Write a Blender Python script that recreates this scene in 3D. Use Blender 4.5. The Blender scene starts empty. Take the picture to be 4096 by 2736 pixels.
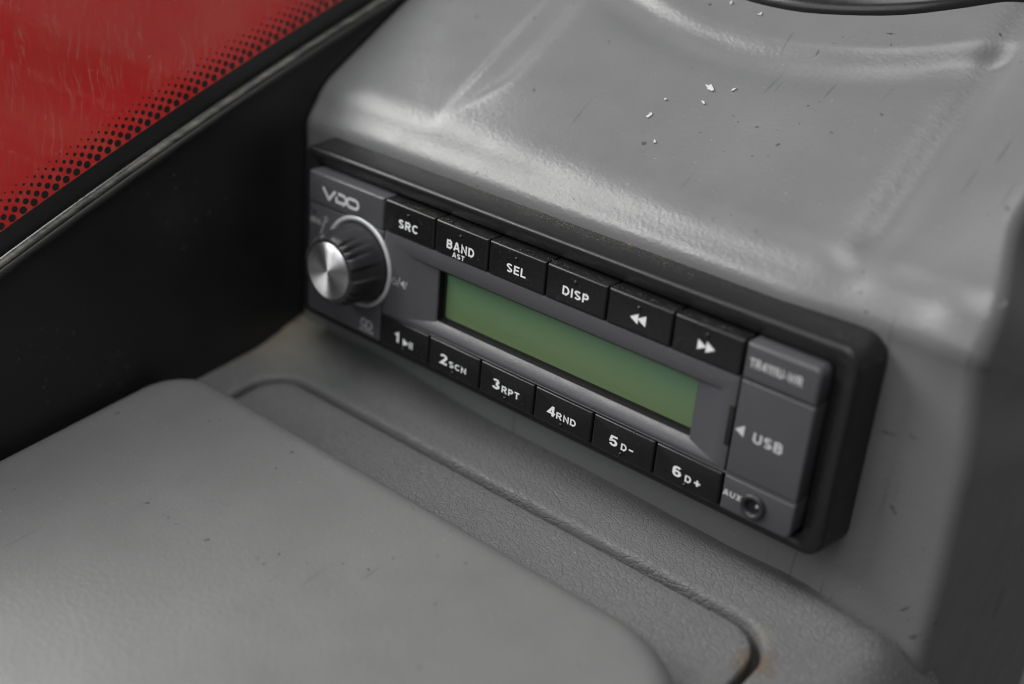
import bpy, math, random
from mathutils import Matrix, Vector
random.seed(7)
sc = bpy.context.scene
col = sc.collection
MM = 0.001

# ------------------------------------------------------------------ camera, world, lamps, exposure
cam_d = bpy.data.cameras.new('camera')
cam = bpy.data.objects.new('camera', cam_d)
col.objects.link(cam)
right = Vector((0.751646, 0.654555, 0.081157))
down = Vector((0.337380, -0.275829, -0.900052))
fwd = Vector((-0.566748, 0.703901, -0.428159))
M = Matrix.Identity(4)
for i in range(3):
    M[i][0], M[i][1], M[i][2] = right[i], -down[i], -fwd[i]
M[0][3], M[1][3], M[2][3] = 187.3307 * MM, -244.4218 * MM, 144.9700 * MM
cam.matrix_world = M
cam_d.sensor_fit = 'HORIZONTAL'
cam_d.sensor_width = 36.0
cam_d.lens = 36.0 * 5128.464 / 4096
cam_d.clip_start = 0.005
cam_d.clip_end = 50
cam_d.dof.use_dof = True
cam_d.dof.focus_distance = 0.339
cam_d.dof.aperture_fstop = 5.0
cam_d.dof.aperture_blades = 9
sc.camera = cam

world = bpy.data.worlds.new('World')
sc.world = world
world.use_nodes = True
bg = world.node_tree.nodes['Background']
bg.inputs['Color'].default_value = (1.0, 1.0, 1.0, 1)
bg.inputs['Strength'].default_value = 0.08

def area(name, loc, target, sx, sy, power, color=(1, 1, 1)):
    ld = bpy.data.lights.new(name, 'AREA')
    ld.shape = 'RECTANGLE'; ld.size = sx; ld.size_y = sy; ld.energy = power; ld.color = color
    o = bpy.data.objects.new(name, ld); col.objects.link(o)
    o.location = loc
    o.rotation_euler = (Vector(target) - Vector(loc)).to_track_quat('-Z', 'Y').to_euler()
    return o

# daylight: long low window at left; soft lamps added overhead and behind camera
area('soft_lamp_overhead', (0.12, -0.36, 1.25), (-0.02, -0.03, 0.0), 0.9, 0.9, 12.5, (1.0, 0.995, 0.985))
area('window_light_side', (-0.74, -0.35, 0.57), (-0.02, 0.0, 0.02), 1.15, 0.26, 14.5, (1.0, 0.99, 0.98))
area('fill_lamp_front', (-0.1, -1.7, 0.7), (0.0, 0.0, 0.0), 1.2, 0.8, 6.0, (0.97, 0.98, 1.0))

sc.view_settings.view_transform = 'Standard'
sc.view_settings.look = 'None'
sc.view_settings.exposure = 0.0
sc.view_settings.gamma = 1.0
sc.view_settings.use_curve_mapping = False
sc.render.engine = 'CYCLES'
sc.cycles.use_denoising = True
sc.cycles.max_bounces = 8
sc.cycles.filter_width = 1.1

# ------------------------------------------------------------------ helpers
WORLD0 = {}
def link(o, parent, origin):
    """origin in world mm; stores it and sets the location relative to the parent"""
    col.objects.link(o)
    WORLD0[o.name] = Vector(origin)
    p = Vector((0, 0, 0))
    if parent is not None:
        o.parent = parent
        p = WORLD0[parent.name]
    o.location = (Vector(origin) - p) * MM
    return o

def tag(o, label=None, cat=None, group=None, kind=None):
    if label: o['label'] = label
    if cat: o['category'] = cat
    if group: o['group'] = group
    if kind: o['kind'] = kind
    return o

def thing(name, label, cat, loc, group=None):
    o = bpy.data.objects.new(name, None)
    o.empty_display_size = 0.01
    link(o, None, loc)
    return tag(o, label, cat, group)

def mk(name, verts, faces, mat, parent=None, smooth=True, flat_faces=None, origin=None):
    vs = [Vector(v) for v in verts]
    lo = Vector((min(v[i] for v in vs) for i in range(3)))
    hi = Vector((max(v[i] for v in vs) for i in range(3)))
    c = Vector(origin) if origin is not None else (lo + hi) / 2
    me = bpy.data.meshes.new(name)
    me.from_pydata([((v - c) * MM)[:] for v in vs], [], faces)
    me.update()
    if smooth:
        me.polygons.foreach_set('use_smooth', [True] * len(me.polygons))
    if mat: me.materials.append(mat)
    o = bpy.data.objects.new(name, me)
    return link(o, parent, c)

def sharp(o, deg=35):
    """split shading at edges sharper than deg"""
    me = o.data
    try:
        me.set_sharp_from_angle(angle=math.radians(deg))
    except Exception:
        pass
    return o

def rrect(x0, x1, z0, z1, r, n=5):
    """counter-clockwise rounded rectangle; r: number or (bl, br, tr, tl)"""
    if not isinstance(r, (tuple, list)): r = (r,) * 4
    pts = []
    for (cx, cz, a0, rr) in ((x0 + r[0], z0 + r[0], 180, r[0]), (x1 - r[1], z0 + r[1], 270, r[1]),
                             (x1 - r[2], z1 - r[2], 0, r[2]), (x0 + r[3], z1 - r[3], 90, r[3])):
        for k in range(n + 1):
            a = math.radians(a0 + 90 * k / n)
            pts.append((cx + rr * math.cos(a), cz + rr * math.sin(a)))
    return pts

def loft(loops, cap_start=False, cap_end=False):
    """loops: list of equal-length closed 3-D loops"""
    n = len(loops[0]); v = []; f = []
    for L in loops: v += L
    for k in range(len(loops) - 1):
        for i in range(n):
            j = (i + 1) % n
            f.append((k * n + i, k * n + j, (k + 1) * n + j, (k + 1) * n + i))
    if cap_start: f.append(tuple(reversed(range(n))))
    if cap_end: f.append(tuple((len(loops) - 1) * n + i for i in range(n)))
    return v, f

def plate_geo(x0, x1, z0, z1, yf, yb, r=0.5, bev=0.5, n=4, seg=4):
    """box facing -Y with rounded corners and a rounded front edge"""
    loops = []
    L = lambda ins, y: [(x, y, z) for x, z in rrect(x0 + ins, x1 - ins, z0 + ins, z1 - ins, max(r - ins, 0.05) if not isinstance(r, tuple) else tuple(max(q - ins, .05) for q in r), n)]
    loops.append(L(0, yb))
    loops.append(L(0, yf + bev))
    for k in range(1, seg + 1):
        a = math.pi / 2 * k / seg
        loops.append(L(bev * (1 - math.cos(a)), yf + bev * (1 - math.sin(a))))
    v, f = loft(loops, cap_end=True)
    return v, f

def plate(name, x0, x1, z0, z1, yf, yb, mat, parent, r=0.5, bev=0.5, n=4):
    v, f = plate_geo(x0, x1, z0, z1, yf, yb, r, bev, n)
    return sharp(mk(name, v, f, mat, parent), 50)

def lathe(profile, centre, seg=64, axis='-Y', cap=True):
    """profile: (radius, height) pairs, height grows along the axis"""
    v = []; f = []
    for (r, h) in profile:
        for k in range(seg):
            a = 2 * math.pi * k / seg
            v.append((centre[0] + r * math.cos(a), centre[1] - h, centre[2] + r * math.sin(a)))
    n = len(profile)
    for i in range(n - 1):
        for k in range(seg):
            j = (k + 1) % seg
            f.append((i * seg + k, i * seg + j, (i + 1) * seg + j, (i + 1) * seg + k))
    if cap: f.append(tuple((n - 1) * seg + k for k in range(seg)))
    return v, f

def stroke2d(pts, w, closed=False):
    """thick polyline in 2-D -> verts, quads"""
    n = len(pts); L = []; R_ = []
    for i in range(n):
        p = Vector(pts[i])
        a = Vector(pts[(i - 1) % n]) if (closed or i > 0) else None
        b = Vector(pts[(i + 1) % n]) if (closed or i < n - 1) else None
        d1 = (p - a).normalized() if a is not None else None
        d2 = (b - p).normalized() if b is not None else None
        if d1 is None: d1 = d2
        if d2 is None: d2 = d1
        n1 = Vector((-d1.y, d1.x)); n2 = Vector((-d2.y, d2.x))
        m = (n1 + n2)
        m = m.normalized() if m.length > 1e-6 else n1
        s = min(1.0 / max(m.dot(n1), 0.35), 2.2) * w / 2
        L.append(p + m * s); R_.append(p - m * s)
    v = [tuple(q) for q in L] + [tuple(q) for q in R_]
    f = []
    for i in range(n if closed else n - 1):
        j = (i + 1) % n
        f.append((i, n + i, n + j, j))
    return v, f

def print2d(name, pieces, y, mat, parent):
    """pieces: list of (verts2d, faces) in face coordinates -> flat print just proud of plane y"""
    V = []; F = []
    for i_, (v, f) in enumerate(pieces):
        o = len(V); v = [(*p[:2], (p[2] if len(p) > 2 else 0.0) + 0.0031 * i_) for p in v]
        V += [(p[0], y - (p[2] if len(p) > 2 else 0.0), p[1]) for p in v]
        F += [tuple(o + i for i in q) for q in f]
    return mk(name, V, F, mat, parent, smooth=False)

def _arc(cx, cy, rx, ry, a0, a1, n=8):
    return [(cx + rx * math.cos(math.radians(a0 + (a1 - a0) * k / n)), cy + ry * math.sin(math.radians(a0 + (a1 - a0) * k / n))) for k in range(n + 1)]
def glyph(ch, s):
    """centre-line strokes of a bold grotesque letter, cap height 1, stroke s -> width, [(points, closed)]"""
    h = s / 2; t = 1 - h
    if ch == 'A': return .84, [([(h * .9, 0), (.37, t + .02), (.47, t + .02), (.84 - h * .9, 0)], 0), ([(.2, .30), (.64, .30)], 0)]
    if ch == 'B': return .74, [([(h, 0), (h, 1)], 0), ([(h, t), (.40, t)] + _arc(.40, (t + .53) / 2, .22, (t - .53) / 2, 90, -90) + [(h, .53)], 0),
                              ([(h, h), (.42, h)] + _arc(.42, (h + .53) / 2, .24, (.53 - h) / 2, -90, 90) + [(h, .53)], 0)]
    if ch == 'C': return .80, [(_arc(.42, .5, .42 - h, .5 - h, 42, 318, 16), 0)]
    if ch == 'D': return .78, [([(h, h), (.36, h)] + _arc(.36, .5, .42 - h, .5 - h, -90, 90, 12) + [(h, t), (h, h)], 1)]
    if ch == 'E': return .66, [([(.66, t), (h, t), (h, h), (.66, h)], 0), ([(h, .52), (.61, .52)], 0)]
    if ch == 'I': return s, [([(h, 0), (h, 1)], 0)]
    if ch == 'L': return .62, [([(h, 1), (h, h), (.62, h)], 0)]
    if ch == 'M': return .92, [([(h, 0), (h, t), (.46, .22), (.92 - h, t), (.92 - h, 0)], 0)]
    if ch == 'N': return .76, [([(h, 0), (h, t), (.76 - h, h), (.76 - h, 1)], 0)]
    if ch == 'P': return .70, [([(h, 0), (h, 1)], 0), ([(h, t), (.38, t)] + _arc(.38, (t + .46) / 2, .32 - h, (t - .46) / 2, 90, -90) + [(h, .46)], 0)]
    if ch == 'R': return .78, [([(h, 0), (h, 1)], 0), ([(h, t), (.44, t)] + _arc(.44, (t + .48) / 2, .30 - h, (t - .48) / 2, 90, -90) + [(h, .48)], 0), ([(.40, .48), (.70, 0)], 0)]
    if ch == 'S': return .72, [(_arc(.36, .74, .36 - h, .26 - h * 1.0, 25, 250, 12) + _arc(.36, .27, .36 - h, .27 - h, 80, -155, 12), 0)]
    if ch == 'T': return .70, [([(0, t), (.70, t)], 0), ([(.35, t), (.35, 0)], 0)]
    if ch == 'U': return .76, [([(h, 1), (h, .36)] + _arc(.38, .36, .38 - h, .36 - h, 180, 360, 12) + [(.76 - h, 1)], 0)]
    if ch == 'W': return 1.1, [([(h * .8, 1), (.29, h * .6), (.55, t), (.81, h * .6), (1.1 - h * .8, 1)], 0)]
    if ch == 'X': return .76, [([(h, 0), (.76 - h, 1)], 0), ([(h, 1), (.76 - h, 0)], 0)]
    if ch == '1': return .36, [([(.02, .70), (.26, .90), (.26, 0)], 0)]
    if ch == '2': return .60, [(_arc(.30, .70, .30 - h, .30 - h, 170, -20, 10) + [(h + .02, h), (.60, h)], 0)]
    if ch == '3': return .60, [(_arc(.29, .74, .28 - h, .26 - h, 160, -90, 10), 0), (_arc(.29, .28, .31 - h, .28 - h, 90, -165, 10), 0)]
    if ch == '4': return .64, [([(.64, .30), (.09, .30), (.44, .95)], 0), ([(.45, 1), (.45, 0)], 0)]
    if ch == '5': return .60, [([(.57, t), (.16, t), (.09, .50)] + _arc(.29, .33, .31 - h, .33 - h, 125, -160, 12), 0)]
    if ch == '6': return .60, [(_arc(.30, .32, .30 - h, .32 - h, 180, 540, 16), 0), ([(h, .32), (h, .55)] + _arc(.31, .66, .31 - h, .34 - h, 180, 40, 8), 0)]
    if ch == '-': return .36, [([(.03, .36), (.33, .36)], 0)]
    return .4, []
def text2d(body, x0, z0, x1, z1, weight=0.188, gap=0.14):
    """bold grotesque lettering fitted into the box"""
    V = []; F = []; x = 0.0
    nat = sum(glyph(c_, weight)[0] for c_ in body)
    if len(body) > 1: gap = max(0.135, min(0.19, ((x1 - x0) / (z1 - z0) - nat) / (len(body) - 1)))
    for ch in body:
        w_, strokes = glyph(ch, weight); k_ = 0
        for pts, cl in strokes:
            pts = [(p[0] + x, p[1]) for p in pts]
            if cl: pts = pts[:-1]
            v, f = stroke2d(pts, weight, bool(cl))
            o = len(V); V += [(q[0], q[1], 0.012 * k_) for q in v]; F += [tuple(o + i for i in q) for q in f]; k_ += 1
        x += w_ + gap
    tot = x - gap
    kx = (x1 - x0) / tot; ky = (z1 - z0)
    return [(x0 + p[0] * kx, z0 + p[1] * ky, p[2]) for p in V], F

# ------------------------------------------------------------------ materials
class N:
    def __init__(s, name):
        s.m = bpy.data.materials.new(name); s.m.use_nodes = True
        s.t = s.m.node_tree; s.p = s.t.nodes['Principled BSDF']; s.o = s.t.nodes['Material Output']
        s.geo = s.t.nodes.new('ShaderNodeNewGeometry')
        s.pos = s.geo.outputs['Position']
    def node(s, typ, **k):
        n = s.t.nodes.new(typ)
        for a, b in k.items(): setattr(n, a, b)
        return n
    def l(s, a, b): s.t.links.new(a, b)
    def scaled(s, sx, sy=None, sz=None, rot=(0, 0, 0)):
        mp = s.node('ShaderNodeMapping')
        mp.inputs['Scale'].default_value = (sx, sy if sy is not None else sx, sz if sz is not None else sx)
        mp.inputs['Rotation'].default_value = rot
        s.l(s.pos, mp.inputs['Vector']); return mp.outputs['Vector']
    def noise(s, scale, detail=3, rough=0.5, vec=None, out='Fac', dist=0.0):
        n = s.node('ShaderNodeTexNoise')
        n.inputs['Scale'].default_value = scale; n.inputs['Detail'].default_value = detail
        n.inputs['Roughness'].default_value = rough; n.inputs['Distortion'].default_value = dist
        s.l(vec if vec is not None else s.pos, n.inputs['Vector']); return n.outputs[out]
    def voro(s, scale, feature='F1', vec=None, out='Distance'):
        n = s.node('ShaderNodeTexVoronoi'); n.feature = feature
        n.inputs['Scale'].default_value = scale
        s.l(vec if vec is not None else s.pos, n.inputs['Vector']); return n.outputs[out]
    def ramp(s, fac, *stops):
        r = s.node('ShaderNodeValToRGB')
        e = r.color_ramp.elements
        while len(e) > 1: e.remove(e[-1])
        for i, (p, c) in enumerate(stops):
            el = e[0] if i == 0 else e.new(p)
            el.position = p
            el.color = (c, c, c, 1) if isinstance(c, (int, float)) else (*c, 1)
        s.l(fac, r.inputs['Fac']); return r.outputs['Color']
    def mix(s, fac, a, b, mode='MIX'):
        m = s.node('ShaderNodeMix', data_type='RGBA', blend_type=mode)
        for sock, val in ((m.inputs[0], fac), (m.inputs[6], a), (m.inputs[7], b)):
            if isinstance(val, (int, float)): sock.default_value = val
            elif isinstance(val, (tuple, list)): sock.default_value = (*val, 1)
            else: s.l(val, sock)
        return m.outputs[2]
    def math(s, op, a, b=0.0):
        m = s.node('ShaderNodeMath', operation=op)
        for sock, val in ((m.inputs[0], a), (m.inputs[1], b)):
            if isinstance(val, (int, float)): sock.default_value = val
            else: s.l(val, sock)
        return m.outputs[0]
    def bump(s, h, strength, dist_mm, prev=None):
        b = s.node('ShaderNodeBump')
        b.inputs['Strength'].default_value = strength; b.inputs['Distance'].default_value = dist_mm * MM
        s.l(h, b.inputs['Height'])
        if prev is not None: s.l(prev, b.inputs['Normal'])
        return b.outputs['Normal']
    def set(s, **k):
        for a, b in k.items():
            sock = s.p.inputs[a.replace('_', ' ')]
            if isinstance(b, (int, float)): sock.default_value = b
            elif isinstance(b, (tuple, list)): sock.default_value = (*b, 1)
            else: s.l(b, sock)
        return s

def paint_vinyl(name, base, rough, grain, scuff=1.0, ripple=0.0):
    n = N(name)
    big = n.noise(28, 4, 0.6)
    c = n.mix(n.ramp(big, (0.35, 0.0), (0.7, 1.0)), tuple(b * 0.94 for b in base), tuple(b * 1.05 for b in base))
    # small dark scuffs and nicks
    sp = n.noise(420, 2, 0.5)
    area_ = n.noise(55, 2, 0.5)
    m1 = n.math('MULTIPLY', n.ramp(sp, (0.70, 0.0), (0.735, 1.0)), n.ramp(area_, (0.5, 0.0), (0.62, 1.0)))
    c = n.mix(n.math('MULTIPLY', m1, 0.75 * scuff), c, tuple(b * 0.28 for b in base))
    # hairline scratches
    v1 = n.scaled(600, 42, 42, (0.3, 0.2, 0.7))
    s1 = n.ramp(n.noise(1.0, 1, 0.4, vec=v1), (0.70, 0.0), (0.74, 1.0))
    c = n.mix(n.math('MULTIPLY', n.math('MULTIPLY', s1, n.ramp(n.noise(38, 2), (0.52, 0.0), (0.64, 1.0))), 0.35 * scuff), c, tuple(b * 0.45 for b in base))
    # fine pale dust specks
    ds = n.ramp(n.noise(1500, 1, 0.5), (0.75, 0.0), (0.8, 1.0))
    c = n.mix(n.math('MULTIPLY', ds, 0.25), c, (0.6, 0.6, 0.58))
    n.set(Base_Color=c)
    rr = n.noise(90, 3, 0.6)
    n.set(Roughness=n.ramp(rr, (0.3, rough * 0.9), (0.7, rough * 1.12)))
    n.set(Specular_IOR_Level=0.5)
    v = n.voro(850, 'F1')
    w = n.noise(650, 3, 0.6)
    nm = n.bump(n.math('ADD', n.math('MULTIPLY', v, 0.6), w), grain, 0.12)
    if ripple:
        vv = n.scaled(480, 1250, 900, (0.0, 0.0, 0.5))
        nm = n.bump(n.noise(1.0, 2, 0.5, vec=vv, dist=0.6), ripple, 0.22, nm)
    nm = n.bump(n.noise(70, 3, 0.5), 0.14, 0.5, nm)
    n.set(Normal=nm)
    return n

n_pod = paint_vinyl('grey_painted_vinyl', (0.150, 0.151, 0.154), 0.32, 0.36, 1.3, 0.26)
def scuffs(n, base_sock, marks):
    c = base_sock
    for (p, rx, ry, rz, ang, colr, k) in marks:
        sub = n.node('ShaderNodeVectorMath', operation='SUBTRACT'); n.l(n.pos, sub.inputs[0]); sub.inputs[1].default_value = [q * MM for q in p]
        rt = n.node('ShaderNodeVectorRotate', rotation_type='Y_AXIS'); n.l(sub.outputs[0], rt.inputs['Vector']); rt.inputs['Angle'].default_value = math.radians(ang)
        dv = n.node('ShaderNodeVectorMath', operation='DIVIDE'); n.l(rt.outputs[0], dv.inputs[0]); dv.inputs[1].default_value = (rx * MM, ry * MM, rz * MM)
        ln = n.node('ShaderNodeVectorMath', operation='LENGTH'); n.l(dv.outputs[0], ln.inputs[0])
        f = n.ramp(n.math('ADD', ln.outputs['Value'], n.math('MULTIPLY', n.noise(700, 3, 0.6), 1.1)), (0.95, 1.0), (1.25, 0.0))
        c = n.mix(n.math('MULTIPLY', f, k), c, colr)
    return c
DK = (0.045, 0.045, 0.048); PL = (0.42, 0.44, 0.42)
MARKS = [
    ((105.5, 15.5, -36.5), 3.6, 5, 0.9, 45, DK, 0.7), ((112.0, 15.5, 3.5), 1.6, 5, 1.1, 20, DK, 0.7), ((91.5, 15.5, 6.0), 4.5, 5, 0.6, 10, DK, 0.7),
    ((97.5, 15.5, 7.5), 2.6, 5, 0.7, -8, DK, 0.6), ((109.3, 15.5, -42.5), 2.2, 5, 1.4, 30, DK, 0.6), ((113.0, 15.5, -43.0), 2.6, 5, 1.2, 0, DK, 0.6),
    ((107.5, 22.5, 43.8), 2.6, 5, 4.5, 0, PL, 0.8), ((103.0, 36.5, 52.5), 2.0, 6, 3.4, 0, PL, 0.7), ((109.5, 16.0, 36.5), 1.6, 4, 3.0, 0, PL, 0.5),
    ((63.0, 84.0, 84.0), 2.2, 3, 2.2, 0, DK, 0.8), ((27.0, 72.0, 76.0), 3.0, 2, 1.4, 0, DK, 0.6), ((57.5, 46.0, 59.0), 1.1, 1.3, 1.3, 0, DK, 0.8),
    ((47.0, 50.0, 61.0), 2.0, 1.0, 1.0, 0, DK, 0.7), ((-17.0, 28.0, 47.5), 2.5, 1.4, 1.4, 0, DK, 0.55), ((-52.0, 25.0, 45.5), 3.2, 1.2, 1.2, 0, DK, 0.5)]
n_pod.set(Base_Color=scuffs(n_pod, n_pod.p.inputs['Base Color'].links[0].from_socket, MARKS))
m_pod = n_pod.m
m_pad = paint_vinyl('grey_painted_cover', (0.142, 0.142, 0.143), 0.44, 0.55, 1.2, 0.0).m

def shelf_mat():
    n = N('leather_grain_plastic')
    dv = n.node('ShaderNodeMixRGB'); 
    nz = n.noise(300, 2, 0.5, out='Color')
    sub = n.node('ShaderNodeVectorMath', operation='SCALE'); n.l(nz, sub.inputs[0]); sub.inputs['Scale'].default_value = 0.0022
    addv = n.node('ShaderNodeVectorMath', operation='ADD'); n.l(n.pos, addv.inputs[0]); n.l(sub.outputs[0], addv.inputs[1])
    mp = n.node('ShaderNodeMapping'); mp.inputs['Scale'].default_value = (0.75, 1.25, 1.0); mp.inputs['Rotation'].default_value = (0, 0, 0.5)
    n.l(addv.outputs[0], mp.inputs['Vector'])
    e1 = n.voro(540, 'DISTANCE_TO_EDGE', vec=mp.outputs['Vector'])
    e2 = n.voro(1100, 'DISTANCE_TO_EDGE', vec=mp.outputs['Vector'])
    h = n.math('ADD', n.ramp(e1, (0.0, 0.0), (0.12, 1.0)), n.math('MULTIPLY', n.ramp(e2, (0.0, 0.0), (0.14, 1.0)), 0.55))
    big = n.noise(25, 4, 0.6)
    base = n.mix(big, (0.106, 0.107, 0.108), (0.134, 0.136, 0.136))
    base = n.mix(n.math('MULTIPLY', n.ramp(e1, (0.0, 1.0), (0.05, 0.0)), 0.35), base, (0.06, 0.06, 0.06))
    # pale grit caught in the grain
    g = n.ramp(n.noise(1100, 1, 0.5), (0.74, 0.0), (0.79, 1.0))
    base = n.mix(n.math('MULTIPLY', g, 0.4), base, (0.45, 0.43, 0.36))
    # yellowish stain in the far corner by the side panel and rusty dirt at the corner of the lid gap
    def blob(c, r, col_, k, base):
        d = n.node('ShaderNodeVectorMath', operation='DISTANCE')
        n.l(addv.outputs[0], d.inputs[0]); d.inputs[1].default_value = [q * MM for q in c]
        f = n.ramp(n.math('DIVIDE', n.math('ADD', d.outputs['Value'], n.math('MULTIPLY', n.noise(120, 3), r * 0.6 * MM)), r * MM * 1.3), (0.35, 1.0), (1.0, 0.0))
        return n.mix(n.math('MULTIPLY', f, k), base, col_)
    base = blob((-108, 10, -38), 26, (0.19, 0.165, 0.12), 0.85, base)
    base = blob((-80, 6, -40), 34, (0.165, 0.176, 0.166), 0.6, base)
    base = blob((87, -17, -45), 6, (0.105, 0.062, 0.030), 0.9, base)
    base = blob((84, -8, -44), 4, (0.17, 0.155, 0.12), 0.5, base)
    n.set(Base_Color=base, Roughness=n.ramp(n.noise(160, 3), (0.3, 0.44), (0.7, 0.60)))
    n.set(Normal=n.bump(h, 0.9, 0.145))
    return n.m
m_shelf = shelf_mat()

def simple(name, base, rough, var=0.12, metallic=0.0, bump=0.0, bscale=900, spec=0.5, dust=0.0):
    n = N(name)
    big = n.noise(140, 4, 0.6)
    c = n.mix(big, tuple(b * (1 - var) for b in base), tuple(b * (1 + var) for b in base))
    if dust:
        d1 = n.ramp(n.noise(1300, 2, 0.5), (0.66, 0.0), (0.76, 1.0))
        d2 = n.ramp(n.noise(60, 3, 0.5), (0.42, 0.0), (0.66, 1.0))
        c = n.mix(n.math('MULTIPLY', n.math('MULTIPLY', d1, d2), dust), c, (0.32, 0.31, 0.28))
    n.set(Base_Color=c, Roughness=n.ramp(n.noise(220, 3), (0.3, rough * 0.88), (0.7, min(1, rough * 1.14))), Metallic=metallic, Specular_IOR_Level=spec)
    if bump: n.set(Normal=n.bump(n.noise(bscale, 2), bump, 0.05))
    return n.m

m_face = simple('grey_radio_plastic', (0.072, 0.072, 0.079), 0.36, 0.06, bump=0.25, bscale=2200, dust=0.3, spec=0.5)
m_btn = simple('black_button_plastic', (0.0105, 0.0105, 0.011), 0.29, 0.12, bump=0.25, bscale=1800, dust=0.25, spec=0.45)
m_frame = simple('black_frame_plastic', (0.0135, 0.0135, 0.014), 0.34, 0.15, bump=0.3, bscale=1500, dust=0.4, spec=0.4)
m_core = simple('black_gap_plastic', (0.006, 0.006, 0.006), 0.6)
m_knob = simple('black_knob_rubber', (0.026, 0.026, 0.029), 0.42, 0.1, bump=0.2)
m_ink = simple('white_print', (0.84, 0.85, 0.86), 0.6, 0.04)
m_ink2 = simple('pale_grey_print', (0.58, 0.58, 0.59), 0.6, 0.05)
m_ink3 = simple('dim_grey_print', (0.42, 0.42, 0.43), 0.6, 0.05)
m_ring = simple('silver_ring_paint', (0.58, 0.58, 0.60), 0.36, 0.04, metallic=0.3)
m_bezel = simple('black_gloss_plastic', (0.016, 0.016, 0.017), 0.22, 0.1, bump=0.15)
m_black = None

def brushed():
    n = N('brushed_silver')
    t = n.node('ShaderNodeTangent'); t.direction_type = 'RADIAL'; t.axis = 'Y'
    n.set(Base_Color=(0.86, 0.86, 0.87), Metallic=1.0, Roughness=0.5, Anisotropic=0.9, Anisotropic_Rotation=0.25)
    n.l(t.outputs[0], n.p.inputs['Tangent'])
    return n.m
m_disc = brushed()

def lcd():
    n = N('green_lcd_glass')
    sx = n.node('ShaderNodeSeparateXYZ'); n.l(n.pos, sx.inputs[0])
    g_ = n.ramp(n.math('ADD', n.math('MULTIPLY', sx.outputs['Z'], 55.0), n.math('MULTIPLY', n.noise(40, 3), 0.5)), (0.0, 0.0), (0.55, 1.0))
    c = n.mix(g_, (0.118, 0.182, 0.080), (0.100, 0.200, 0.107))  # viewing-angle colour shift painted into the display: olive low, greener high
    d1 = n.ramp(n.noise(1500, 1, 0.5), (0.74, 0.0), (0.80, 1.0))
    c = n.mix(n.math('MULTIPLY', d1, 0.25), c, (0.3, 0.32, 0.27))
    n.set(Base_Color=c, Roughness=0.5, Coat_Weight=0.6, Coat_Roughness=0.12)
    return n.m
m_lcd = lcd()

def black_panel():
    n = N('black_scratched_panel')
    big = n.noise(22, 4, 0.6)
    c = n.mix(big, (0.006, 0.006, 0.0063), (0.015, 0.015, 0.0155))
    v1 = n.scaled(60, 40, 520, (0.45, 0.0, 0.0))
    s1 = n.math('MULTIPLY', n.ramp(n.noise(1.0, 2, 0.5, vec=v1), (0.69, 0.0), (0.75, 1.0)), n.ramp(n.noise(30, 2), (0.50, 0.0), (0.64, 1.0)))
    c = n.mix(n.math('MULTIPLY', s1, 0.7), c, (0.16, 0.16, 0.16))
    sp = n.math('MULTIPLY', n.ramp(n.noise(420, 2, 0.5), (0.66, 0.0), (0.74, 1.0)), n.ramp(n.noise(40, 3), (0.46, 0.0), (0.64, 1.0)))
    c = n.mix(n.math('MULTIPLY', sp, 0.35), c, (0.12, 0.12, 0.12))
    n.set(Base_Color=c, Roughness=n.ramp(big, (0.3, 0.26), (0.7, 0.40)), Specular_IOR_Level=0.5)
    n.set(Normal=n.bump(n.noise(300, 3), 0.2, 0.1))
    return n.m
m_side = black_panel()

def seal_mat():
    n = N('dusty_rubber_seal')
    vv = n.scaled(300, 90, 500, (0.0, 0.0, 0.0))
    k = n.noise(1.0, 4, 0.6, vec=vv)
    c = n.mix(n.ramp(k, (0.40, 0.0), (0.66, 1.0)), (0.045, 0.045, 0.043), (0.17, 0.165, 0.145))
    n.set(Base_Color=c, Roughness=0.55)
    n.set(Normal=n.bump(n.noise(700, 4), 0.6, 0.3))
    return n.m
m_seal = seal_mat()
m_frit = simple('black_frit_print', (0.026, 0.026, 0.027), 0.35, 0.1)

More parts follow.
